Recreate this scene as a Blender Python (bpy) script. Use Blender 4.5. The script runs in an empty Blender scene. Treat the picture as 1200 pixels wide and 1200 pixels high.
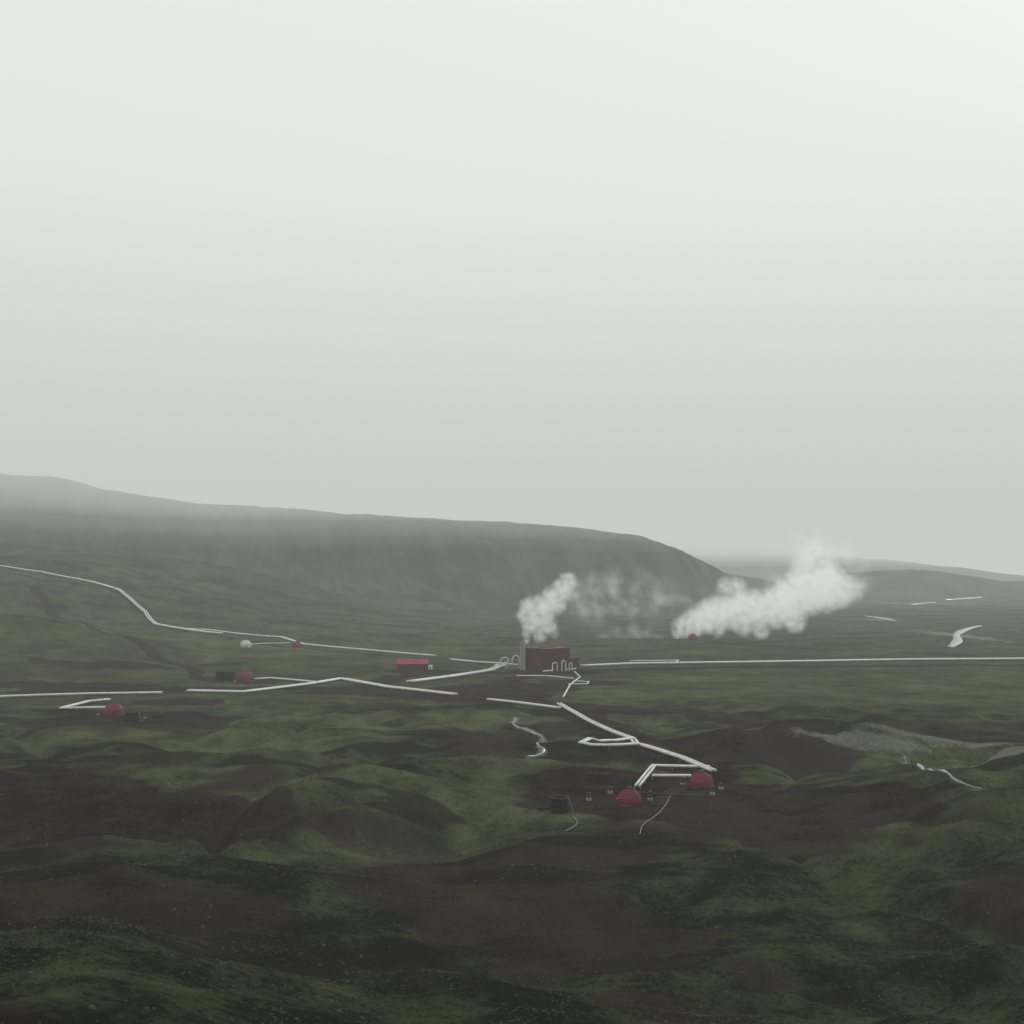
import bpy, math, random
import numpy as np
from mathutils import Vector
random.seed(4); rng=np.random.RandomState(7)
scene=bpy.context.scene
scene.view_settings.view_transform='Standard'
scene.view_settings.look='None'
scene.view_settings.exposure=0

# ------------------------------------------------------------------ noise
PERM=rng.permutation(256); PERM=np.concatenate([PERM,PERM])
ANG=rng.rand(256)*2*np.pi; GX=np.cos(ANG); GY=np.sin(ANG)
def pn(x,y):
    xi=np.floor(x).astype(int); yi=np.floor(y).astype(int)
    xf=x-xi; yf=y-yi
    u=xf*xf*xf*(xf*(xf*6-15)+10); v=yf*yf*yf*(yf*(yf*6-15)+10)
    def g(ix,iy,dx,dy):
        h=PERM[(PERM[ix&255]+iy)&255]
        return GX[h]*dx+GY[h]*dy
    a=g(xi,yi,xf,yf); b=g(xi+1,yi,xf-1,yf); c=g(xi,yi+1,xf,yf-1); d=g(xi+1,yi+1,xf-1,yf-1)
    return (a*(1-u)+b*u)*(1-v)+(c*(1-u)+d*u)*v
def fbm(x,y,o=4,seed=0):
    s=0;a=1.0;t=0
    for i in range(o):
        s=s+a*pn(x*2**i+17.3*seed+i*5.1,y*2**i+9.7*seed-i*3.3); t+=a; a*=0.5
    return s/t*1.6
def ss(a,b,x):
    t=np.clip((x-a)/(b-a),0,1); return t*t*(3-2*t)
def gauss(X,Y,cx,cy,rx,ry,h): return h*np.exp(-((X-cx)/rx)**2-((Y-cy)/ry)**2)

# ------------------------------------------------------------------ terrain height (metres)
CAMZ=72.0
_u=(np.array([-300,64,150,240,340,440,530,620,700,755,800,840,880,930])-600)/1490.
_Y0=np.array([1850,2000,2050,2100,2130,2150,2170,2200,2350,2550,2750,2950,3100,3200.])
_Y1=np.array([2450,2600,2650,2700,2720,2750,2780,2800,2850,2950,3100,3250,3350,3400.])
_cy=np.array([540,563,580,589,596,602,607,611,620,629,644,666,690,708.])
_H=CAMZ+(676-_cy)/1490*_Y1
PADS=[(55,418,60,50),(-212,650,45,40),(20,985,70,60),(-95,985,40,30),(-190,905,40,40),(182,560,66,24)]
CORR=[(26,715,53,556,14),(53,556,75,462,14),(0,730,26,715,14)]
def H(X,Y):
    X=np.asarray(X,float);Y=np.asarray(Y,float)
    r=np.hypot(X,Y); Yc=np.maximum(Y,50); u=np.clip(X/Yc,-2,2)
    Rn=285+125*ss(0.0,-0.36,u)+60*ss(0.22,0.5,u)+22*fbm(X/90,Y/90,2,3)
    t=np.clip(1-r/Rn,0,1)
    z=69*t**2.2
    pad=np.zeros_like(r)
    for (cx,cy,rx,ry) in PADS:
        pad=np.maximum(pad,1-ss(0.7,1.7,np.hypot((X-cx)/rx,(Y-cy)/ry)))
    for (x0,y0,x1,y1,w) in CORR:
        dx,dy=x1-x0,y1-y0;q=np.clip(((X-x0)*dx+(Y-y0)*dy)/(dx*dx+dy*dy),0,1)
        pad=np.maximum(pad,0.92*(1-ss(w*0.6,w*2.6,np.hypot(X-x0-q*dx,Y-y0-q*dy))))
    m=ss(820,560,r)*(1-pad)*ss(40,200,r)*(1-.35*ss(370,280,r))
    wx=X+30*fbm(X/120,Y/120,2,11); wy=Y+30*fbm(X/120,Y/120,2,12)
    n=fbm(wx/160,wy/112,4,1)
    z=z+m*17*n
    rd=1-2.6*np.abs(fbm(wx/95,wy/80,2,2))
    z=z+m*3.6*rd
    c=fbm(wx/110,wy/140,2,5)
    z=z-m*4.5*np.exp(-(c/0.075)**2)
    z=z+m*1.7*fbm(X/24,Y/24,5,6)
    z=z+(1-pad)*1.8*fbm(X/260,Y/200,3,8)*ss(500,900,r)
    ml=ss(-0.12,-0.26,u)*ss(800,1000,r)*ss(2200,1700,r)
    z=z+ml*(10*fbm(wx/200,wy/200,3,9)+3.5*(1-2.6*np.abs(fbm(wx/150,wy/220,3,10))))
    z=z+gauss(X,Y,118,540,46,28,11)+gauss(X,Y,150,398,46,46,13)+gauss(X,Y,-340,930,110,90,8)
    z=z+gauss(X,Y,-60,520,70,35,4)+gauss(X,Y,-170,500,70,40,6)
    z=z+gauss(X,Y,-490,1130,210,100,24)
    z=z+gauss(X,Y,-720,1750,380,450,98)*(1+0.10*fbm(X/140,Y/140,4,15))
    z=z+gauss(X,Y,-640,2050,360,160,40)+gauss(X,Y,-430,2120,200,120,26)+gauss(X,Y,-120,2180,160,90,14)
    # escarpment
    Yw=Y+150*fbm(X/420,X*0+1.7,3,21)+40*fbm(X/90,Y/300,3,22)
    Y0=np.interp(u,_u,_Y0);Y1=np.interp(u,_u,_Y1);Hc=np.interp(u,_u,_H)*(1-ss(0.19,0.23,u))
    tt=np.clip((Yw-Y0)/(Y1-Y0),0,1)
    S=0.45*tt+0.55*ss(0,1,tt)
    bell=np.clip(4*tt*(1-tt),0,1)
    gul=1-np.abs(fbm((X+.22*Y)/75,Y/420,4,23))*2.4
    z=z+Hc*S-bell*16*gul*ss(0,90,Hc)+ (tt>=1)*(-(Yw-Y1)*0.012)*ss(20,90,Hc)
    z=z+ss(0.5,1,tt)*ss(20,90,Hc)*9*fbm(X/180,Y/200,4,25)
    far=(gauss(X,Y,1330,4500,460,420,90)+gauss(X,Y,2300,5000,800,500,62)+gauss(X,Y,1500,8200,1700,900,240)+gauss(X,Y,-3000,7000,2500,900,300))
    z=z+far*(1+0.12*fbm(X/350,Y/350,4,27))
    return z

TH=math.atan(76/1490.)
def ray(px,py):
    a=(px-600)/1490.; b=(600-py)/1490.
    return np.array([a, math.cos(TH)-b*math.sin(TH), math.sin(TH)+b*math.cos(TH)])
TT=np.concatenate([np.linspace(40,1500,3000),np.linspace(1500,9000,3000)])
def site(px,py):
    """ground point where the camera ray through an image pixel meets the terrain"""
    d=ray(px,py)
    hx=TT*d[0];hy=TT*d[1];hz=CAMZ+TT*d[2]
    g=H(hx,hy)
    k=np.where(hz<=g)[0]
    k=k[0] if len(k) else len(TT)-1
    return np.array([hx[k],hy[k],g[k]])
def hz(x,y): return float(H(np.array([x]),np.array([y]))[0])
def polysite(pts): return [site(*p)[:2] for p in pts]

def densify(poly,step):
    out=[np.array(poly[0][:2],float)]
    for a,b in zip(poly[:-1],poly[1:]):
        a=np.array(a[:2],float);b=np.array(b[:2],float);L=np.linalg.norm(b-a);n=max(1,int(L/step))
        for i in range(1,n+1): out.append(a+(b-a)*i/n)
    return np.array(out)
def chaikin(p,n=2):
    p=[np.array(q,float) for q in p]
    for _ in range(n):
        o=[p[0]]
        for a,b in zip(p[:-1],p[1:]): o+= [a*.75+b*.25,a*.25+b*.75]
        o.append(p[-1]); p=o
    return p

# ------------------------------------------------------------------ materials
def mat(name,col,rough=0.8,metal=0,var=0.25,scale=0.6,bump=0.0,spec=0.3):
    m=bpy.data.materials.new(name);m.use_nodes=True;nt=m.node_tree;N=nt.nodes;L=nt.links
    b=N['Principled BSDF'];b.inputs['Roughness'].default_value=rough;b.inputs['Metallic'].default_value=metal
    b.inputs['Specular IOR Level'].default_value=spec
    tc=N.new('ShaderNodeTexCoord');n=N.new('ShaderNodeTexNoise');n.inputs['Scale'].default_value=scale;n.inputs['Detail'].default_value=4
    n.inputs['Roughness'].default_value=0.65
    L.new(tc.outputs['Object'],n.inputs['Vector'])
    r=N.new('ShaderNodeValToRGB');r.color_ramp.elements[0].position=0.3;r.color_ramp.elements[1].position=0.7
    r.color_ramp.elements[0].color=[c*(1-var) for c in col]+[1];r.color_ramp.elements[1].color=[min(1,c*(1+var)) for c in col]+[1]
    L.new(n.outputs['Fac'],r.inputs['Fac']);L.new(r.outputs['Color'],b.inputs['Base Color'])
    if bump:
        bp=N.new('ShaderNodeBump');bp.inputs['Distance'].default_value=bump;L.new(n.outputs['Fac'],bp.inputs['Height']);L.new(bp.outputs['Normal'],b.inputs['Normal'])
    return m
M_pipe=mat('aluminium_cladding',(0.56,0.57,0.54),0.55,0.0,0.2,0.3)
M_conc=mat('concrete',(0.22,0.22,0.20),0.9,0,0.2)
M_steel=mat('dark_steel',(0.05,0.05,0.05),0.6,0.3,0.3)
M_red=mat('red_cladding',(0.085,0.012,0.024),0.6,0,0.25,0.15)
M_redroof=mat('crimson_roof',(0.24,0.022,0.06),0.55,0,0.2,0.2)
M_dome=mat('red_dome_paint',(0.18,0.012,0.042),0.5,0,0.35,0.5)
M_rib=mat('dome_rib',(0.09,.010,.024),.6)
M_white=mat('white_paint',(0.7,0.7,0.67),0.6,0,0.08)
M_rust=mat('rusty_tank',(0.015,0.012,0.0115),0.9,0,0.4,0.8,spec=.1)
M_rim=mat('weathered_rim',(0.075,0.065,0.06),0.8,0,0.2)
M_glass=mat('dark_glass',(0.03,0.035,0.04),0.15,0,0.2,spec=0.6)
M_gravel=mat('gravel',(0.031,0.025,0.024),0.95,0,0.4,0.35,0.0,spec=0.0)
M_wood=mat('wooden_pole',(0.08,0.07,0.06),0.9,0,0.3)
M_hose=mat('grey_hose',(0.20,0.20,0.19),0.7,0,0.1)

class MB:
    def __init__(s): s.v=[];s.f=[];s.m=[]
    def add(s,v,f,m=0):
        o=len(s.v);s.v+= [tuple(map(float,q)) for q in v];s.f+=[tuple(o+i for i in q) for q in f];s.m+=[m]*len(f)
    def box(s,c,d,m=0,rz=0,taper=1.0):
        cx,cy,cz=c;dx,dy,dz=[q/2 for q in d];v=[];C,S=math.cos(rz),math.sin(rz)
        for zz in(-1,1):
            k=taper if zz>0 else 1
            for x,y in((-1,-1),(1,-1),(1,1),(-1,1)):
                X=x*dx*k;Y=y*dy*k;v.append((cx+X*C-Y*S,cy+X*S+Y*C,cz+zz*dz))
        s.add(v,[(3,2,1,0),(4,5,6,7),(0,1,5,4),(1,2,6,5),(2,3,7,6),(3,0,4,7)],m)
    def cyl(s,c,r,h,m=0,n=24,r2=None,cap=True):
        if r2 is None:r2=r
        v=[(c[0]+r*math.cos(2*math.pi*i/n),c[1]+r*math.sin(2*math.pi*i/n),c[2]) for i in range(n)]+[(c[0]+r2*math.cos(2*math.pi*i/n),c[1]+r2*math.sin(2*math.pi*i/n),c[2]+h) for i in range(n)]
        f=[(i,(i+1)%n,n+(i+1)%n,n+i) for i in range(n)]
        if cap:f+= [tuple(range(n,2*n)),tuple(reversed(range(n)))]
        s.add(v,f,m)
    def tube(s,pts,r,m=0,n=10,caps=True):
        P=[np.array(p,float) for p in pts];v=[];K=len(P)
        for i,p in enumerate(P):
            a=P[max(i-1,0)];b=P[min(i+1,K-1)]
            t1=p-a if i>0 else b-p; t2=b-p if i<K-1 else p-a
            t1=t1/(np.linalg.norm(t1)+1e-9);t2=t2/(np.linalg.norm(t2)+1e-9)
            t=t1+t2;t/= (np.linalg.norm(t)+1e-9)
            mit=min(1.6,1/max(0.4,float(np.dot(t,t1))))
            up=np.array([0,0,1.]) if abs(t[2])<0.9 else np.array([0,1.,0])
            sd=np.cross(t,up);sd/=np.linalg.norm(sd);w=np.cross(sd,t)
            for k in range(n):
                q=2*math.pi*k/n;v.append(p+sd*r*mit*math.cos(q)+w*r*math.sin(q))
        f=[(i*n+k,i*n+(k+1)%n,(i+1)*n+(k+1)%n,(i+1)*n+k) for i in range(K-1) for k in range(n)]
        if caps:f+=[tuple(reversed(range(n))),tuple((K-1)*n+k for k in range(n))]
        s.add(v,f,m)
    def obj(s,name,mats,loc=(0,0,0),rz=0,parent=None,smooth=False):
        me=bpy.data.meshes.new(name);me.from_pydata(s.v,[],s.f);me.update()
        for mm in mats:me.materials.append(mm)
        me.polygons.foreach_set('material_index',s.m)
        if smooth:me.polygons.foreach_set('use_smooth',[True]*len(s.f))
        o=bpy.data.objects.new(name,me);o.location=loc;o.rotation_euler=(0,0,rz)
        scene.collection.objects.link(o)
        if parent:o.parent=parent
        return o
def empty(name,loc,rz=0):
    o=bpy.data.objects.new(name,None);o.location=loc;o.rotation_euler=(0,0,rz);scene.collection.objects.link(o);return o

# ------------------------------------------------------------------ routes
R_main=chaikin(polysite([(-40,802),(60,803),(130,804),(215,808),(300,806),(420,806),(530,816),(600,820),(700,828),(800,834),(900,843),(1000,851),(1130,861),(1240,869)]))
R_plant=chaikin(polysite([(545,817),(585,800),(625,790),(690,785),(800,783),(950,781),(1240,779)]))
R_dome=chaikin(polysite([(650,826),(700,846),(760,874),(815,897),(830,912),(790,925),(770,945)]))
R_shed=chaikin(polysite([(430,806),(470,790),(540,787),(600,789)]))
R_left=chaikin([(-560,1480),(-470,1330),(-420,1200),(-330,1120),(-260,1000),(-215,880)])
R_valley=chaikin([(-760,1590),(-640,1572),(-560,1556),(-475,1530),(-410,1425),(-370,1330),(-280,1265),(-150,1160),(-60,1100)])
STREAM=chaikin(polysite([(604,842),(598,850),(622,856),(640,865),(626,874),(641,880),(618,887)]),2)
STREAM2=chaikin(polysite([(590,965),(560,972),(572,950),(540,945),(500,938),(450,925)]),2)
STREAM3=chaikin(polysite([(1060,888),(1090,902),(1110,912),(1150,925)]),2)

def dist_poly(X,Y,poly,maxd=60):
    P=densify(poly,3.0)
    out=np.full(X.shape,1e6)
    x0,y0=P.min(0)-maxd;x1,y1=P.max(0)+maxd
    k=np.where((X>x0)&(X<x1)&(Y>y0)&(Y<y1))[0]
    if len(k)==0:return out
    from mathutils.kdtree import KDTree
    kd=KDTree(len(P))
    for i,p in enumerate(P):kd.insert((p[0],p[1],0),i)
    kd.balance()
    xs=X[k];ys=Y[k]
    out[k]=[kd.find((a,b,0))[2] for a,b in zip(xs,ys)]
    return out

# ------------------------------------------------------------------ terrain mesh
rr=np.concatenate([np.arange(20,200,1.6),1/np.linspace(1/200.,1/1500.,560),np.arange(1507,3500,8.0),np.geomspace(3520,24000,80)])
cc=np.radians(np.concatenate([np.linspace(-100,-26.5,50),np.linspace(-26,26,860),np.linspace(26.5,100,50)]))
RR,CC=np.meshgrid(rr,cc,indexing='ij')
X=(RR*np.sin(CC)).ravel();Y=(RR*np.cos(CC)).ravel();Z=H(X,Y)
nr,nc=len(rr),len(cc)
i=np.arange(nr-1)[:,None];j=np.arange(nc-1)[None,:]
a=(i*nc+j).ravel();F=np.stack([a,a+1,a+nc+1,a+nc],1)[:,::-1]
me=bpy.data.meshes.new('terrain');nf=len(F)
me.vertices.add(len(X));me.vertices.foreach_set('co',np.stack([X,Y,Z],1).ravel().astype(np.float32))
me.loops.add(nf*4);me.loops.foreach_set('vertex_index',F.ravel().astype(np.int32))
me.polygons.add(nf);me.polygons.foreach_set('loop_start',(np.arange(nf)*4).astype(np.int32))
me.polygons.foreach_set('use_smooth',np.ones(nf,bool))
me.update(calc_edges=True)
# ground-cover masks
wob=fbm(X/14,Y/14,3,31); wob2=fbm(X/60,Y/60,4,32)
soil=np.zeros_like(X)
def addroad(poly,w,soft=3.0,k=1.0):
    global soil
    d=dist_poly(X,Y,poly,w+soft*3+12)
    soil=np.maximum(soil,k*(1-ss(w-soft,w+soft,d+wob*7)))
addroad(R_main,12,4);addroad(R_plant,9);addroad(R_dome,13,5);addroad(R_shed,10);addroad(R_left,6,3,0.95);addroad(R_valley,4)
def patch(px,py,rx,ry,k=1.0):
    global soil
    c=site(px,py);d=np.hypot((X-c[0])/rx,(Y-c[1])/ry)+wob*0.25+wob2*0.6
    soil=np.maximum(soil,k*(1-ss(0.8,1.15,d)))
patch(800,940,46,45);patch(870,945,34,44);patch(700,918,26,22,.9);patch(925,880,34,28,.75);patch(850,860,45,26,.8);patch(950,955,30,34,.9)
patch(155,845,48,40,1);patch(95,850,40,32,.9);patch(565,815,42,50,1);patch(640,787,45,35,.9);patch(490,787,26,22,.9);patch(290,798,26,18,.9);patch(260,795,26,18,.8)
patch(420,975,45,14,.5);patch(80,810,50,22,1);patch(215,822,30,18,.9);patch(500,812,60,26,.9);patch(680,800,30,26,.7);patch(600,806,60,34,1);patch(440,812,50,16,.9)
patch(110,778,70,26,.6);patch(1020,900,30,14,.5);patch(330,700,220,60,.5);patch(150,955,60,30,.75);patch(700,832,40,16,.8);patch(60,925,40,25,.7);patch(300,965,40,14,.6)
pale=np.zeros_like(X)
for (p,w,k) in ((STREAM,1.5,.8),(STREAM2,.8,.35),(STREAM3,1.6,.6)):
    d=dist_poly(X,Y,p,20);pale=np.maximum(pale,k*(1-ss(w*0.6,w*2.0,d+wob*2)))
def pp(px,py,rx,ry,k=1):
    global pale
    c=site(px,py);d=np.hypot((X-c[0])/rx,(Y-c[1])/ry)+wob*0.6+fbm(X/60,Y/10,3,35)*1.0
    pale=np.maximum(pale,k*(1-ss(0.4,1.3,d)))
pp(1040,868,36,6,.68);pp(1110,873,44,8,.68);pp(985,863,22,3.5,.7);pp(1180,878,30,10,.7)
pp(1030,726,50,110,.6);pp(1125,745,22,170,.8);pp(1090,707,200,180,.55);pp(1060,740,60,40,.35)
lush=0.5+0.8*wob2
for (px,py,rx,ry,k) in ((900,805,260,110,.3),(1080,890,60,30,.7),(480,850,80,30,.45),(560,955,40,14,.7),(250,870,60,30,.5),(400,835,90,30,.35),(320,760,200,120,.3),(1050,960,40,40,.5),(420,915,60,22,.4)):
    c=site(px,py);lush=lush+k*np.exp(-((X-c[0])/rx)**2-((Y-c[1])/ry)**2)
r_=np.hypot(X,Y)
near=ss(390,300,r_)
lush=lush-0.30*near+.08
wx=X+30*fbm(X/120,Y/120,2,11); wy=Y+30*fbm(X/120,Y/120,2,12)
crease=np.exp(-(fbm(wx/110,wy/140,2,5)/0.07)**2)*ss(800,560,r_)
lush=lush+0.45*crease
nmv=fbm(X/14,Y/14,4,61);nbv=fbm(X/95,Y/85,5,62);nst=fbm(X/70,Y/30,5,63)
plain=ss(620,800,r_)
tone=np.clip(0.5+0.45*nmv*(1-.4*plain)+0.40*(np.clip(lush,-.3,1.3)-.5)+0.07*plain,0,1)
heath=np.clip(ss(0.02,0.30,nbv+.08*near)*(1-.55*plain)-.6*crease,0,1)
bog=np.clip(ss(0.08,0.34,nst)*(1-.6*plain)-.3*crease,0,1)
hill=ss(1700,2300,Y)
streak=np.clip(0.5+0.5*fbm((X+.22*Y)/60,Y/380,5,64)+.5*nbv+.4*fbm(X/200,Y/90,4,66),0,1)
at=me.color_attributes.new('mask','FLOAT_COLOR','POINT');at.data.foreach_set('color',np.stack([soil,pale,hill,np.ones_like(soil)],1).astype(np.float32).ravel())
at=me.color_attributes.new('cover','FLOAT_COLOR','POINT');at.data.foreach_set('color',np.stack([tone,heath,bog,np.ones_like(soil)],1).astype(np.float32).ravel())
af=me.attributes.new('streak','FLOAT','POINT');af.data.foreach_set('value',streak.astype(np.float32))
terrain=bpy.data.objects.new('terrain',me);scene.collection.objects.link(terrain)

m=bpy.data.materials.new('moorland');m.use_nodes=True;nt=m.node_tree;N=nt.nodes;L=nt.links
b=N['Principled BSDF'];b.inputs['Roughness'].default_value=0.95;b.inputs['Specular IOR Level'].default_value=0.0
tc=N.new('ShaderNodeTexCoord')
def sep(nm):
    at=N.new('ShaderNodeVertexColor');at.layer_name=nm;sp=N.new('ShaderNodeSeparateColor');L.new(at.outputs['Color'],sp.inputs[0]);return sp.outputs
MK=sep('mask');CV=sep('cover')
ah=N.new('ShaderNodeAttribute');ah.attribute_name='streak'
def mth(op,a,b_,clamp=False):
    n=N.new('ShaderNodeMath');n.operation=op;n.use_clamp=clamp
    for k,q in enumerate((a,b_)):
        if isinstance(q,(int,float)):n.inputs[k].default_value=q
        else:L.new(q,n.inputs[k])
    return n.outputs[0]
def rng_(x,a,b_):
    n=N.new('ShaderNodeMapRange');n.interpolation_type='SMOOTHSTEP';n.inputs['From Min'].default_value=a;n.inputs['From Max'].default_value=b_;L.new(x,n.inputs['Value']);return n.outputs['Result']
def mix(f,a,b_,):
    n=N.new('ShaderNodeMix');n.data_type='RGBA'
    L.new(f,n.inputs['Factor'])
    for k,q in ((6,a),(7,b_)):
        if isinstance(q,tuple):n.inputs[k].default_value=(*q,1)
        else:L.new(q,n.inputs[k])
    return n.outputs[2]
nn=N.new('ShaderNodeTexNoise');nn.inputs['Scale'].default_value=.5;nn.inputs['Detail'].default_value=6;nn.inputs['Roughness'].default_value=.78;L.new(tc.outputs['Object'],nn.inputs['Vector'])
nf_=nn.outputs['Fac'];nv=mth('SUBTRACT',nf_,0.5)
g=mth('ADD',CV[0],mth('MULTIPLY',nv,1.5))
c=mix(rng_(g,0.20,0.72),(0.014,0.016,0.011),(0.070,0.081,0.041))
c=mix(mth('MULTIPLY',rng_(g,0.62,0.96),0.85),c,(0.124,0.140,0.072))
c=mix(mth('MULTIPLY',rng_(mth('ADD',CV[1],nv),0.25,.85),0.72),c,(0.038,0.030,0.023))
c=mix(mth('MULTIPLY',rng_(mth('ADD',CV[2],nv),0.25,.85),0.78),c,(0.017,0.015,0.012))
c=mix(mth('MULTIPLY',rng_(nf_,0.54,0.68),0.6),c,(0.011,0.011,0.009))
hc=mix(rng_(ah.outputs['Fac'],.25,.75),(0.028,0.031,0.025),(0.068,0.080,0.055))
c=mix(mth('MULTIPLY',MK[2],0.75),c,hc)
s_=mth('ADD',MK[0],mth('MULTIPLY',nv,0.9))
soilc=mix(rng_(mth('ADD',CV[0],mth('MULTIPLY',nv,1.6)),.3,.8),(0.018,0.014,0.0135),(0.046,0.036,0.034))
c=mix(rng_(s_,0.35,0.65),c,soilc)
p_=mth('ADD',MK[1],mth('MULTIPLY',nv,1.0))
c=mix(mth('MULTIPLY',rng_(p_,0.3,0.85),.85),c,(0.21,0.23,0.19))
L.new(c,b.inputs['Base Color'])
bp=N.new('ShaderNodeBump');bp.inputs['Distance'].default_value=2.2;bp.inputs['Strength'].default_value=1.0
L.new(nf_,bp.inputs['Height']);L.new(bp.outputs['Normal'],b.inputs['Normal'])
me.materials.append(m)

# ------------------------------------------------------------------ draped strips
def strip(name,poly,w,lift,material,step=4,nx=4,wvar=0.0,taper=False,ws=12):
    P=densify(poly,step);K=len(P);T=np.gradient(P,axis=0);T/=np.linalg.norm(T,axis=1)[:,None]+1e-9
    Nn=np.stack([-T[:,1],T[:,0]],1)
    ww=w*(1+wvar*fbm(P[:,0]/ws,P[:,1]/ws,2,41)*1.6)
    if taper: ww=ww*np.sqrt(np.clip(np.sin(np.linspace(0.03,math.pi-.03,K)),0,1))
    vs=[]
    for k in range(nx+1):
        o=(k/nx-.5)*ww[:,None]*Nn;q=P+o;e=1-abs(k/nx-.5)*2
        vs.append(np.stack([q[:,0],q[:,1],H(q[:,0],q[:,1])+lift*(0.3+0.7*min(1,e*2.5))],1))
    V=np.stack(vs,1).reshape(-1,3);mb=MB();n=nx+1
    mb.add(V,[(i*n+k,(i+1)*n+k,(i+1)*n+k+1,i*n+k+1) for i in range(K-1) for k in range(nx)])
    o=mb.obj(name,[material],smooth=True)
    if o.data.polygons[0].normal.z<0:o.data.flip_normals()
    return o
strip('gravel_road',R_main,8,0.35,M_gravel);strip('gravel_road',R_plant,6,0.35,M_gravel);strip('gravel_road',R_dome,6,0.3,M_gravel)
strip('gravel_road',R_shed,6,0.3,M_gravel)
mw=bpy.data.materials.new('water');mw.use_nodes=True;bb=mw.node_tree.nodes['Principled BSDF']
bb.inputs['Base Color'].default_value=(0.10,0.11,0.10,1);bb.inputs['Roughness'].default_value=0.25
nz=mw.node_tree.nodes.new('ShaderNodeTexNoise');nz.inputs['Scale'].default_value=0.8;bq=mw.node_tree.nodes.new('ShaderNodeBump');bq.inputs['Distance'].default_value=0.02
mw.node_tree.links.new(nz.outputs['Fac'],bq.inputs['Height']);mw.node_tree.links.new(bq.outputs['Normal'],bb.inputs['Normal'])
strip('stream',STREAM,1.7,0.35,mw,2,4,.8,True);strip('stream',STREAM3,1.2,0.35,mw,2,4,.9,True)
strip('river',chaikin(polysite([(1113,759),(1124,751),(1119,744),(1132,737),(1150,734)]),3),11,1.3,mw,12,4,.5,True,160)
strip('river',chaikin(polysite([(1014,722),(1030,724),(1050,728)]),2),14,1.0,mw,12,4,.5,True,60)
strip('river',chaikin(polysite([(1068,709),(1080,707),(1096,706)]),2),26,1.5,mw,20,4,.6,True,90)
strip('river',chaikin(polysite([(1108,703),(1122,702),(1150,700)]),2),22,1.5,mw,20,4,.6,True,90)

# ------------------------------------------------------------------ pipelines
def pipeline(pts,n=2,r=0.55,gap=1.9,world=False,h=1.25):
    poly=[np.array(p,float) for p in pts] if world else polysite(pts)
    P=densify(poly,6)
    g=H(P[:,0],P[:,1]);kw=13;k=np.ones(kw)/kw
    gs=np.convolve(np.pad(g,kw//2,mode='edge'),k,'valid')
    z=np.maximum(gs+h,g+0.9)
    k=np.ones(5)/5;z=np.maximum(np.convolve(np.pad(z,2,mode='edge'),k,'valid'),g+.75)
    T=[]
    for i in range(len(P)):
        a=P[i]-P[max(i-1,0)];c=P[min(i+1,len(P)-1)]-P[i]
        a=a/(np.linalg.norm(a)+1e-9);c=c/(np.linalg.norm(c)+1e-9);t=a+c;T.append(t/(np.linalg.norm(t)+1e-9))
    T=np.array(T);Nn=np.stack([-T[:,1],T[:,0]],1);mb=MB()
    for q in range(n):
        o=(q-(n-1)/2)*gap
        mb.tube(np.column_stack([P+Nn*o,z]),r,0,10)
    for i in range(0,len(P),2):
        x,y=P[i];hh=z[i]-r-g[i]+0.5;rz=math.atan2(T[i][1],T[i][0])
        mb.box((x,y,z[i]-r-0.12),(0.35,gap*(n-1)+r*2+0.5,0.2),1,rz)
        for sgn in(-1,1):
            ox=Nn[i]*sgn*(gap*(n-1)/2+0.3);mb.box((x+ox[0],y+ox[1],z[i]-r-0.22-hh/2),(0.35,0.35,hh),2,rz)
    return mb.obj('steam_pipeline',[M_pipe,M_steel,M_conc],smooth=True)
pipeline([(-30,820),(40,817),(110,815),(190,814)],2,.6,1.9)
pipeline([(123,832),(72,832),(104,825),(128,822)],2,.55,1.5)
pipeline([(220,811),(285,813),(365,803),(400,797),(455,807),(533,816)],3,.6,1.9)
pipeline([(480,801),(530,794),(575,787),(588,781)],3,.65,2.4)
pipeline([(528,774),(555,777),(585,779),(606,781)],2,.6,2)
pipeline([(-760,1622),(-640,1610),(-560,1580),(-512,1558),(-470,1525),(-412,1432),(-372,1332),(-290,1275)],2,.8,2.6,world=True)
pipeline([(210,737),(244,739),(330,748),(355,756),(430,763),(510,770)],2,.65,2.2)
pipeline([(290,757),(312,755),(340,755)],1,.5)
pipeline([(682,782),(740,779),(900,777),(1130,774),(1240,773)],3,.7,2.2)
pipeline([(738,776),(795,776),(790,779)],1,.6)
pipeline([(572,822),(610,826),(655,832)],2,.6,1.7)
pipeline([(655,827),(690,847),(741,869),(746,874),(800,893),(836,907)],2,.55,1.8)
pipeline([(741,870),(681,873),(694,879),(748,876)],2,.5,1.5)
pipeline([(747,925),(766,903),(832,902)],2,.45,1.4)
pipeline([(764,913),(810,913)],2,.4,1.3)
pipeline([(605,794),(640,794),(672,797)],1,.5)
pipeline([(673,789),(680,795),(668,805),(660,820)],1,.5)
pipeline([(666,804),(688,804),(690,801),(672,800)],1,.45)
pipeline([(297,797),(318,796),(345,799),(372,802)],2,.5,1.7)

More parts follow.
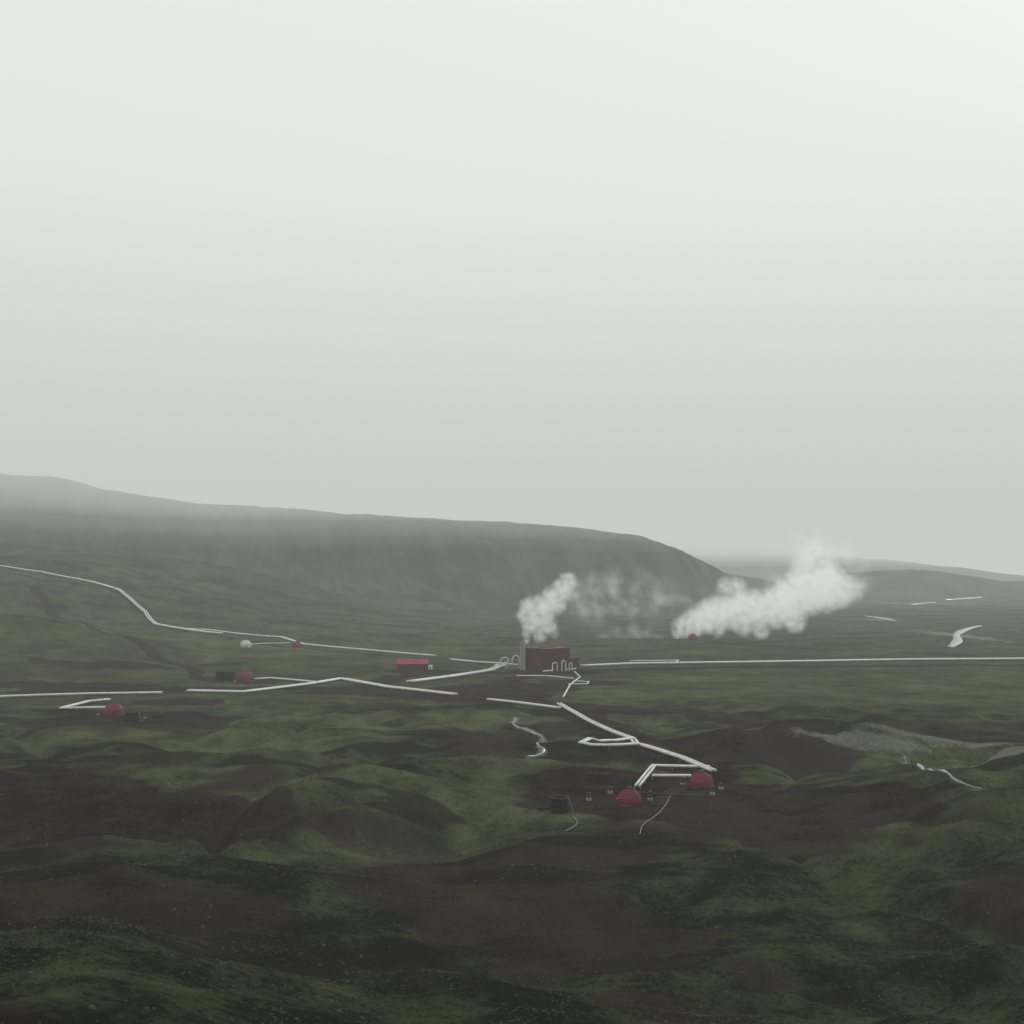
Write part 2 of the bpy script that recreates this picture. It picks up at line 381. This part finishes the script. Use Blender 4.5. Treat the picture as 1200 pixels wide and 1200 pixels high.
# ------------------------------------------------------------------ domes and silencers
def dome(px,py,R,material=M_dome,face=-1.2,name='geodesic_dome_wellhead'):
    c=site(px,py);g=hz(c[0],c[1])-0.3
    root=empty(name,(c[0],c[1],g),face)
    mb=MB();rings=7;n=20;v=[];f=[]
    for i in range(rings):
        ph=math.radians(-14+ (90+14)*i/rings)
        for k in range(n):
            th=2*math.pi*(k+0.5*(i%2))/n;v.append((R*math.cos(ph)*math.cos(th),R*math.cos(ph)*math.sin(th),R*0.30+R*math.sin(ph)))
    v.append((0,0,R*1.30))
    for i in range(rings-1):
        for k in range(n):
            a=i*n+k;b_=i*n+(k+1)%n;c0=(i+1)*n+k;d=(i+1)*n+(k+1)%n
            if i%2==0:f+=[(a,b_,c0),(b_,d,c0)]
            else:f+=[(a,d,c0),(a,b_,d)]
    t=(rings-1)*n
    for k in range(n):f.append((t+k,t+(k+1)%n,len(v)-1))
    mb.add(v,f);mb.obj('shell',[material],parent=root)
    mb=MB()
    for (a_,b_) in sorted({tuple(sorted(e)) for q in f for e in zip(q,q[1:]+q[:1])}):
        mb.tube([np.array(v[a_])*1.004,np.array(v[b_])*1.004],.06,0,4,False)
    mb.obj('frame_ribs',[M_rib if material is M_dome else M_conc],parent=root)
    mb=MB();mb.cyl((0,0,-0.6),R*1.06,0.9,0,32);mb.obj('base_ring',[M_conc],parent=root)
    mb=MB();mb.box((0,-R*0.98,R*0.30),(1.7,R*0.35,R*0.55),0);mb.box((0,-R*1.17,R*0.26),(1.1,0.08,R*0.42),1);mb.obj('door_porch',[material,M_steel],parent=root)
    mb=MB();mb.cyl((0,0,R*1.27),R*0.14,R*0.10,0,12);mb.cyl((0,0,R*1.37+.01),R*0.2,0.12,0,12);mb.obj('roof_vent',[M_steel],parent=root)
    return root
dome(738,942,4.0);dome(822,922,4.2,face=-0.4);dome(134,837,4.9,face=.6)
dome(288,797,5.2);dome(348,759,5.0,face=.3);dome(288,758,5.4,M_white,face=.3);dome(812,750,5.5)
def silencer(px,py,R,h,twin=False):
    c=site(px,py);root=empty('steam_silencer',(c[0],c[1],hz(c[0],c[1])-0.3),random.uniform(-.5,.5))
    for k in ((-1,1) if twin else (0,)):
        mb=MB();x=k*R*1.1
        mb.cyl((x,0,0),R,h*0.9,0,24,cap=False);mb.cyl((x,0,h*0.9),R*1.06,h*0.1,2,24,cap=False);mb.cyl((x,0,h*.8),R*.95,0.1,0,24)
        for q in(0.3,0.6):mb.cyl((x,0,h*q),R*1.03,0.15,1,24,cap=False)
        for q in range(8):
            a_=q*math.pi/4;mb.box((x+R*1.03*math.cos(a_),R*1.03*math.sin(a_),h*.45),(0.15,0.15,h*.9),1,a_)
        mb.obj('tank_1' if k<=0 else 'tank_2',[M_rust,M_steel,M_rim],parent=root)
    mb=MB()
    for s in(-.3,.3):mb.tube([(R*1.5+0.8,s,0),(R*1.08,s,h*1.05)],.06,0,6)
    for q in range(8):
        t=(q+.5)/8;mb.tube([(R*1.5+.8-t*(R*.42+.8),-.3,t*h*1.05),(R*1.5+.8-t*(R*.42+.8),.3,t*h*1.05)],.05,0,6)
    mb.obj('ladder',[M_conc],parent=root)
    mb=MB();mb.tube([(-R*2.6,0,1.0),(-R*1.6,0,1.0),(-R,0,1.4)],.35,0,10);mb.obj('inlet_pipe',[M_rust],parent=root)
silencer(655,952,2.6,5.2);silencer(703,917,2.0,3.6,True);silencer(154,846,3.2,5.6);silencer(187,842,1.6,2.6,True);silencer(264,797,3.4,6.5,True)
def valve(px,py,s=1.0):
    c=site(px,py);mb=MB();mb.box((0,0,.3),(1.6,1.6,.8),1);mb.cyl((0,0,.7),.3*s,1.6*s,0,12);mb.cyl((0,0,1.2*s),.6*s,.15,0,12);mb.tube([(-.9*s,0,1.9*s),(.9*s,0,1.9*s)],.22*s,0,8);mb.cyl((0,0,2.3*s),.45*s,.08,2,12)
    mb.obj('wellhead_valve',[M_steel,M_conc,M_dome],(c[0],c[1],c[2]))
for q in((715,930),(762,938),(800,920),(835,931),(845,925),(690,938),(170,842),(115,838),(275,799)):valve(*q,s=random.uniform(.8,1.3))
def hose(pts):
    P=densify(chaikin(polysite(pts),3),1.5);mb=MB();mb.tube(np.column_stack([P,H(P[:,0],P[:,1])+.2]),.13,0,6);mb.obj('water_hose',[M_hose],smooth=True)
hose([(786,932),(780,945),(768,958),(753,966),(750,978)]);hose([(672,958),(678,965),(672,970),(662,975)])
mb=MB()
P=[site(745,930),site(768,932),site(838,935)]
for a_,b_ in zip(P[:-1],P[1:]):mb.tube([(a_[0],a_[1],a_[2]+.6),(b_[0],b_[1],b_[2]+.6)],.2,0,8)
mb.obj('drain_pipe',[M_steel])

# ------------------------------------------------------------------ power house
c=site(641,787)
ph=empty('power_station_building',(c[0],c[1],hz(c[0],c[1])-.2),math.radians(43))
Lx,Ly,Hh=25.,25.,17.0
mb=MB();mb.box((Lx/2,Ly/2,Hh/2),(Lx,Ly,Hh));
for k in range(24):
    mb.box((0.5+k*(Lx-1)/23,-0.06,Hh/2),(0.14,0.12,Hh-.2));mb.box((-0.06,0.5+k*(Ly-1)/23,Hh/2),(0.12,0.14,Hh-.2))
mb.obj('walls',[M_red],parent=ph)
mb=MB();mb.box((Lx/2,Ly/2,Hh+.25),(Lx+.7,Ly+.7,.5));mb.box((Lx*.5,Ly*.5,Hh+.9),(Lx*.6,5,.8));mb.obj('roof',[mat('roof_sheet',(0.14,0.05,0.06),.7)],parent=ph)
mb=MB()
for k in range(5):mb.box((3.2+k*4.6,-.13,5.2),(2.6,.1,1.5));mb.box((3.2+k*4.6,-.13,10.4),(2.6,.1,1.5))
mb.obj('windows',[M_glass],parent=ph)
mb=MB();mb.box((-.14,7,2.4),(.1,4.2,4.8));mb.box((-.14,16,1.2),(.1,1.1,2.2));mb.obj('doors',[M_steel],parent=ph)
mb=MB();mb.box((Lx+5,7,4.5),(10,14,9));mb.box((Lx+5,7,9.2),(10.5,14.5,.4));
mb.obj('annex',[M_red],parent=ph)
mb=MB()
for (x,y,h_,r_) in ((-3,25,22,1.0),(-3,22,22,1.0)):
    mb.cyl((x,y,0),r_*1.25,3,0,16);mb.cyl((x,y,3),r_,h_-3,0,16);mb.cyl((x,y,h_),r_*1.2,.5,0,16)
mb.obj('exhaust_stacks',[mat('stack_grey',(0.30,0.28,0.27),.7)],parent=ph)
mb=MB()
def arch(x0,x1,y,h_,r):
    pts=[(x0,y,0),(x0,y,h_*.75)]
    for q in range(1,8):
        t=math.pi*(1-q/8);pts.append(((x0+x1)/2+(x1-x0)/2*math.cos(t),y,h_*.75+h_*.25*math.sin(t)))
    pts+=[(x1,y,h_*.75),(x1,y,0)];mb.tube(pts,r,0,10)
arch(2,7,-4,7,.5);arch(12,16,-4,8,.5);arch(19,22,-5,6,.45)
mb.tube([(2,-4,1.2),(-10,-6,1.2)],.6,0,10);mb.tube([(16,-4,1.2),(26,-4,1.2),(34,2,1.2)],.6,0,10)
mb.obj('entry_pipes',[M_pipe],parent=ph)
c2=site(596,783);lp=MB()
for (x0,h_,ww) in ((-6,8.5,6),(3,10,5.5)):
    pts=[(x0,0,0),(x0,0,h_*.7)]
    for q in range(1,8):
        t=math.pi*(1-q/8);pts.append((x0+ww/2+ww/2*math.cos(t),0,h_*.7+h_*.3*math.sin(t)))
    pts+=[(x0+ww,0,h_*.7),(x0+ww,0,0)];lp.tube(pts,.6,0,10)
lp.cyl((-9,2,0),2,3,0,16);lp.cyl((-1.5,3,0),1.5,5,0,16)
lp.obj('pipe_expansion_loop',[M_pipe],(c2[0],c2[1],c2[2]-.2),smooth=True)

# ------------------------------------------------------------------ red shed
c=site(466,785);sh=empty('red_storage_shed',(c[0],c[1],hz(c[0],c[1])-.1),math.radians(4))
Lx,Ly,Hh=23.,11.,4.6
mb=MB();mb.box((Lx/2,Ly/2,Hh/2),(Lx,Ly,Hh))
for k in range(30):mb.box((.4+k*(Lx-.8)/29,-.05,Hh/2),(.12,.1,Hh-.1))
mb.add([(0,0,Hh),(0,Ly,Hh),(0,Ly/2,Hh+3.2)],[(0,2,1)]);mb.add([(Lx,0,Hh),(Lx,Ly,Hh),(Lx,Ly/2,Hh+3.2)],[(0,1,2)])
mb.obj('walls',[M_red],parent=sh)
mb=MB();e=.6
for s in(0,1):
    y0=-e if s==0 else Ly+e;z0=Hh-e*3.2/(Ly/2)
    v=[(-e,y0,z0+.05),(Lx+e,y0,z0+.05),(Lx+e,Ly/2,Hh+3.25),(-e,Ly/2,Hh+3.25)];v+=[(a_,b_,z_+.25) for a_,b_,z_ in v]
    mb.add(v,[(0,1,2,3),(7,6,5,4),(0,4,5,1),(3,2,6,7),(0,3,7,4),(1,5,6,2)])
mb.obj('roof',[M_redroof],parent=sh)
mb=MB()
for x in(3,8,15,20):mb.box((x,-.14,2.2),(1.6,.08,1.2))
mb.obj('windows',[M_glass],parent=sh)
mb=MB();mb.box((11.5,-.14,1.7),(3,.08,3.4));mb.obj('door',[M_steel],parent=sh)
mb=MB();mb.box((Lx+2.2,3,1.6),(3.2,4,3.2));mb.box((Lx+2.2,3,3.3),(3.6,4.4,.2));mb.box((Lx+2.2,.95,1.1),(1,.1,2),1);mb.obj('side_cabin',[M_white,M_steel],parent=sh)

# ------------------------------------------------------------------ poles
for k,px in enumerate((690,716,742,770,845,868,893,915,938,962,985,1010)):
    c=site(px+random.uniform(-4,4),753+random.uniform(-2,3));mb=MB();mb.cyl((0,0,-.5),.32,9.0,0,8,.22);mb.box((0,0,7.8),(2.6,.2,.22));
    for q in(-1,0,1):mb.cyl((q,0,7.9),.07,.3,0,6)
    mb.obj('utility_pole',[M_wood],tuple(c),random.uniform(-.3,.3))

# ------------------------------------------------------------------ tussocks and stones on near slopes
def scatter(n,r0,r1):
    rr_=np.sqrt(rng.rand(n)*(r1*r1-r0*r0)+r0*r0);th=np.radians(rng.uniform(-25,25,n));return rr_*np.sin(th),rr_*np.cos(th)
x,y=scatter(80000,80,430)
keep=(fbm(x/25,y/25,3,51)+0.5*rng.rand(len(x))>0.1)
for (cx,cy,rx,ry) in PADS[:1]:keep&=np.hypot((x-cx)/rx,(y-cy)/ry)>1.15
x=x[keep];y=y[keep];z=H(x,y);n=len(x);B=6
s=rng.uniform(.12,.45,n)
V=np.zeros((n,B,3,3));
for k in range(B):
    a_=rng.rand(n)*6.28;lean=rng.uniform(.5,1.4,n)*s;w=.3*s;hh=s*rng.uniform(.3,.8,n)
    ca,sa=np.cos(a_),np.sin(a_)
    V[:,k,0]=np.stack([x-sa*w,y+ca*w,z-.05],1);V[:,k,1]=np.stack([x+sa*w,y-ca*w,z-.05],1);V[:,k,2]=np.stack([x+ca*lean,y+sa*lean,z+hh],1)
V=V.reshape(-1,3);nt_=len(V)//3
tm=bpy.data.meshes.new('grass_tussocks');tm.vertices.add(len(V));tm.vertices.foreach_set('co',V.ravel().astype(np.float32))
tm.loops.add(nt_*3);tm.loops.foreach_set('vertex_index',np.arange(nt_*3,dtype=np.int32));tm.polygons.add(nt_);tm.polygons.foreach_set('loop_start',(np.arange(nt_)*3).astype(np.int32));tm.update(calc_edges=True)
tm.materials.append(mat('tussock_grass',(0.056,0.060,0.032),.9,0,.7,.12,spec=0))
scene.collection.objects.link(bpy.data.objects.new('grass_tussocks',tm))
x,y=scatter(1200,90,480);z=H(x,y);mb=MB()
for a_,b_,c_ in zip(x,y,z):
    s_r=random.uniform(.12,.4)*random.uniform(.5,1.3);mb.box((a_,b_,c_+s_r*.2),(s_r*2,s_r*1.5,s_r),0,random.uniform(0,3),.55)
mb.obj('scattered_rocks',[mat('basalt',(0.045,0.042,0.04),.9,0,.5,.5)])

# ------------------------------------------------------------------ steam plumes (volume grids)
def plume(name,loc,blobs,res,dens,nscale,warp,emis):
    me_=bpy.data.meshes.new(name);o=bpy.data.objects.new(name,me_);o.location=loc;scene.collection.objects.link(o)
    ng=bpy.data.node_groups.new(name,'GeometryNodeTree');ng.interface.new_socket('Geometry',in_out='OUTPUT',socket_type='NodeSocketGeometry')
    N=ng.nodes;L=ng.links;out=N.new('NodeGroupOutput');vc=N.new('GeometryNodeVolumeCube');pos=N.new('GeometryNodeInputPosition')
    B=np.array([b_[:4] for b_ in blobs]);mn=(B[:,:3]-B[:,3:4]*1.5).min(0);mx=(B[:,:3]+B[:,3:4]*1.5).max(0);mn[2]=max(mn[2],-2)
    sz=mx-mn;vox=sz.max()/res
    vc.inputs['Min'].default_value=mn;vc.inputs['Max'].default_value=mx
    for k,q in enumerate('XYZ'):vc.inputs['Resolution '+q].default_value=max(8,int(sz[k]/vox))
    def M(op,*a_):
        n=N.new('ShaderNodeMath');n.operation=op
        for k,q in enumerate(a_):
            if isinstance(q,(int,float)):n.inputs[k].default_value=q
            else:L.new(q,n.inputs[k])
        return n.outputs[0]
    def VM(op,*a_):
        n=N.new('ShaderNodeVectorMath');n.operation=op
        for k,q in enumerate(a_):
            if isinstance(q,tuple):n.inputs[k].default_value=q
            elif isinstance(q,(int,float)):n.inputs['Scale'].default_value=q
            else:L.new(q,n.inputs[k])
        return n.outputs['Value'] if op=='DISTANCE' else n.outputs[0]
    def NZ(sc,det,ro=.6):
        n=N.new('ShaderNodeTexNoise');n.inputs['Scale'].default_value=sc;n.inputs['Detail'].default_value=det;n.inputs['Roughness'].default_value=ro;L.new(pos.outputs[0],n.inputs['Vector']);return n
    n1=NZ(nscale,5,.70)
    wv=VM('SCALE',VM('SUBTRACT',n1.outputs['Color'],(.5,.5,.5)),warp*2)
    p=VM('ADD',pos.outputs[0],wv)
    n2=NZ(nscale*2.5,4,.6);n3=NZ(nscale*1.1,5,.65)
    def field(bls,gain):
        acc=None
        for bl in bls:
            d=VM('DISTANCE',p,tuple(float(q) for q in bl[:3]));w=bl[4] if len(bl)>4 else 1.0
            v=M('SUBTRACT',1.0,M('DIVIDE',d,float(bl[3])))
            v=M('MINIMUM',M('MAXIMUM',M('MULTIPLY',v,gain),0.0),1.0)
            v=M('MULTIPLY',v,w)
            acc=v if acc is None else M('MAXIMUM',acc,v)
        return acc
    core=[b_ for b_ in blobs if b_[4]>.3];wisp=[b_ for b_ in blobs if b_[4]<=.3]
    e=M('MULTIPLY',field(core,2.1),M('MAXIMUM',M('ADD',M('MULTIPLY',n2.outputs[0],3.6),-1.15),0.04))
    if wisp:e=M('ADD',e,M('MULTIPLY',field(wisp,1.4),M('MAXIMUM',M('ADD',M('MULTIPLY',n3.outputs[0],6.0),-2.8),0.0)))
    L.new(e,vc.inputs['Density'])
    sm=N.new('GeometryNodeSetMaterial')
    mt=bpy.data.materials.new(name+'_mat');mt.use_nodes=True;mN=mt.node_tree.nodes;mN.clear();mo=mN.new('ShaderNodeOutputMaterial');pv=mN.new('ShaderNodeVolumePrincipled')
    pv.inputs['Color'].default_value=(.97,.98,.96,1);pv.inputs['Density'].default_value=dens;pv.inputs['Anisotropy'].default_value=0.0
    ai=mN.new('ShaderNodeAttribute');ai.attribute_name='density';mm=mN.new('ShaderNodeMath');mm.operation='MULTIPLY';mm.inputs[1].default_value=emis
    mt.node_tree.links.new(ai.outputs['Fac'],mm.inputs[0]);mt.node_tree.links.new(mm.outputs[0],pv.inputs['Emission Strength'])  # steam glows with its density, in place of light scattered many times inside
    pv.inputs['Emission Color'].default_value=(.95,.97,.93,1)
    mt.node_tree.links.new(pv.outputs[0],mo.inputs['Volume'])
    mt.cycles.volume_step_rate=2.5
    sm.inputs['Material'].default_value=mt
    L.new(vc.outputs[0],sm.inputs[0]);L.new(sm.outputs[0],out.inputs[0])
    md=o.modifiers.new('steam','NODES');md.node_group=ng
    return o
def blobs_at(base,d,lst):
    k=d/1490.;o=[]
    for q in lst:
        px,py,r=q[:3];w=q[3] if len(q)>3 else 1.0
        o.append(((px-600)*k-base[0],random.uniform(-.3,.3)*r*k,CAMZ+(676-py)*k-base[2],r*k*1.28,w))
    return o
bA=(11.0,1022.0,0.0)
plume('steam_plume_cloud',bA,blobs_at(bA,1022,[(616,750,4),(618,742,6),(622,732,10),(628,722,14),(636,712,15),(648,704,15),(658,693,13),(666,681,10),(620,712,11),(613,722,8),(640,732,12),(632,744,8),(648,742,7,.5),(670,698,9,.5),
  (690,700,28,.22),(715,694,28,.22),(745,696,28,.22),(775,702,24,.2),(700,716,20,.2),(800,710,20,.17),(825,704,16,.13)]),160,0.085,0.072,6.0,0.030)
bB=(190.0,1480.0,0.0)
plume('steam_plume_cloud',bB,blobs_at(bB,1480,[(792,742,7),(800,735,12),(815,728,16),(832,722,19),(850,717,20),(870,712,20),(862,690,12,.8),(850,686,10,.7),(888,714,21),(907,711,22),(926,703,24),(945,692,26),(965,688,26),(985,692,18,.8),(1000,694,11,.6),(945,665,18,.7),(955,645,13,.5),(965,668,17,.55),(930,728,12),(870,732,12),(840,737,9),(890,738,9),
  (740,746,18,.2),(715,750,18,.2),(765,742,16,.2),(690,756,12,.15),(1000,680,24,.24),(980,655,26,.22),(940,640,22,.2),(915,680,20,.2),(960,630,18,.18)]),200,0.065,0.050,9.0,0.024)

# ------------------------------------------------------------------ fog: air layers getting denser towards the cloud base
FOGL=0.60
def fogbox(name,z0,z1,dens,R=25000):
    mb=MB();mb.box((0,0,(z0+z1)/2),(2*R,2*R,z1-z0));mt=bpy.data.materials.new(name+'_mat');mt.use_nodes=True;nt=mt.node_tree;n=nt.nodes;n.clear()
    o=n.new('ShaderNodeOutputMaterial');v=n.new('ShaderNodeVolumeAbsorption');v.inputs['Color'].default_value=(0,0,0,1);v.inputs['Density'].default_value=dens
    e=n.new('ShaderNodeEmission');e.inputs['Color'].default_value=(.965,1.0,.95,1);e.inputs['Strength'].default_value=dens*FOGL  # added glow, standing in for sky light scattered within the fog
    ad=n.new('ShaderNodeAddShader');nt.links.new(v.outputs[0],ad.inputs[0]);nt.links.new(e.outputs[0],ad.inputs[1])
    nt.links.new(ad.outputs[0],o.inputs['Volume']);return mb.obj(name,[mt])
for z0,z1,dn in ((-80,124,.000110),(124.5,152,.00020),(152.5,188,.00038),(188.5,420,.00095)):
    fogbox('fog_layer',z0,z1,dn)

# ------------------------------------------------------------------ world, sun, camera
w=bpy.data.worlds.new('World');scene.world=w;w.use_nodes=True;N=w.node_tree.nodes;L=w.node_tree.links;bg=N['Background']
sky=N.new('ShaderNodeTexSky');sky.sky_type='NISHITA';sky.sun_disc=False;sky.sun_elevation=math.radians(32);sky.sun_rotation=math.radians(30)
hs=N.new('ShaderNodeHueSaturation');hs.inputs['Saturation'].default_value=.1;L.new(sky.outputs[0],hs.inputs['Color'])
tc=N.new('ShaderNodeTexCoord');sx=N.new('ShaderNodeSeparateXYZ');L.new(tc.outputs['Generated'],sx.inputs[0])
rp=N.new('ShaderNodeValToRGB');e=rp.color_ramp.elements;e[0].position=0;e[0].color=(.62,.64,.59,1);e[1].position=.28;e[1].color=(.95,.97,.905,1);L.new(sx.outputs['Z'],rp.inputs['Fac'])
sc=N.new('ShaderNodeVectorMath');sc.operation='SCALE';sc.inputs['Scale'].default_value=11.4;L.new(rp.outputs[0],sc.inputs[0])
mx=N.new('ShaderNodeMix');mx.data_type='RGBA';mx.inputs[0].default_value=.85;L.new(hs.outputs[0],mx.inputs[6]);L.new(sc.outputs[0],mx.inputs[7]);L.new(mx.outputs[2],bg.inputs['Color']);bg.inputs['Strength'].default_value=.1
sun=bpy.data.lights.new('sun','SUN');sun.energy=1.5;sun.angle=math.radians(12);sun.color=(1,.98,.94);so=bpy.data.objects.new('sun',sun);scene.collection.objects.link(so)
so.rotation_euler=(math.radians(58),0,math.radians(150))
cam=bpy.data.cameras.new('camera');cam.sensor_width=36;cam.lens=1490/1200*36;cam.clip_start=.5;cam.clip_end=60000
co=bpy.data.objects.new('camera',cam);co.location=(0,0,CAMZ);co.rotation_euler=(math.radians(90)+TH,0,0);scene.collection.objects.link(co);scene.camera=co
print('verts',len(X))
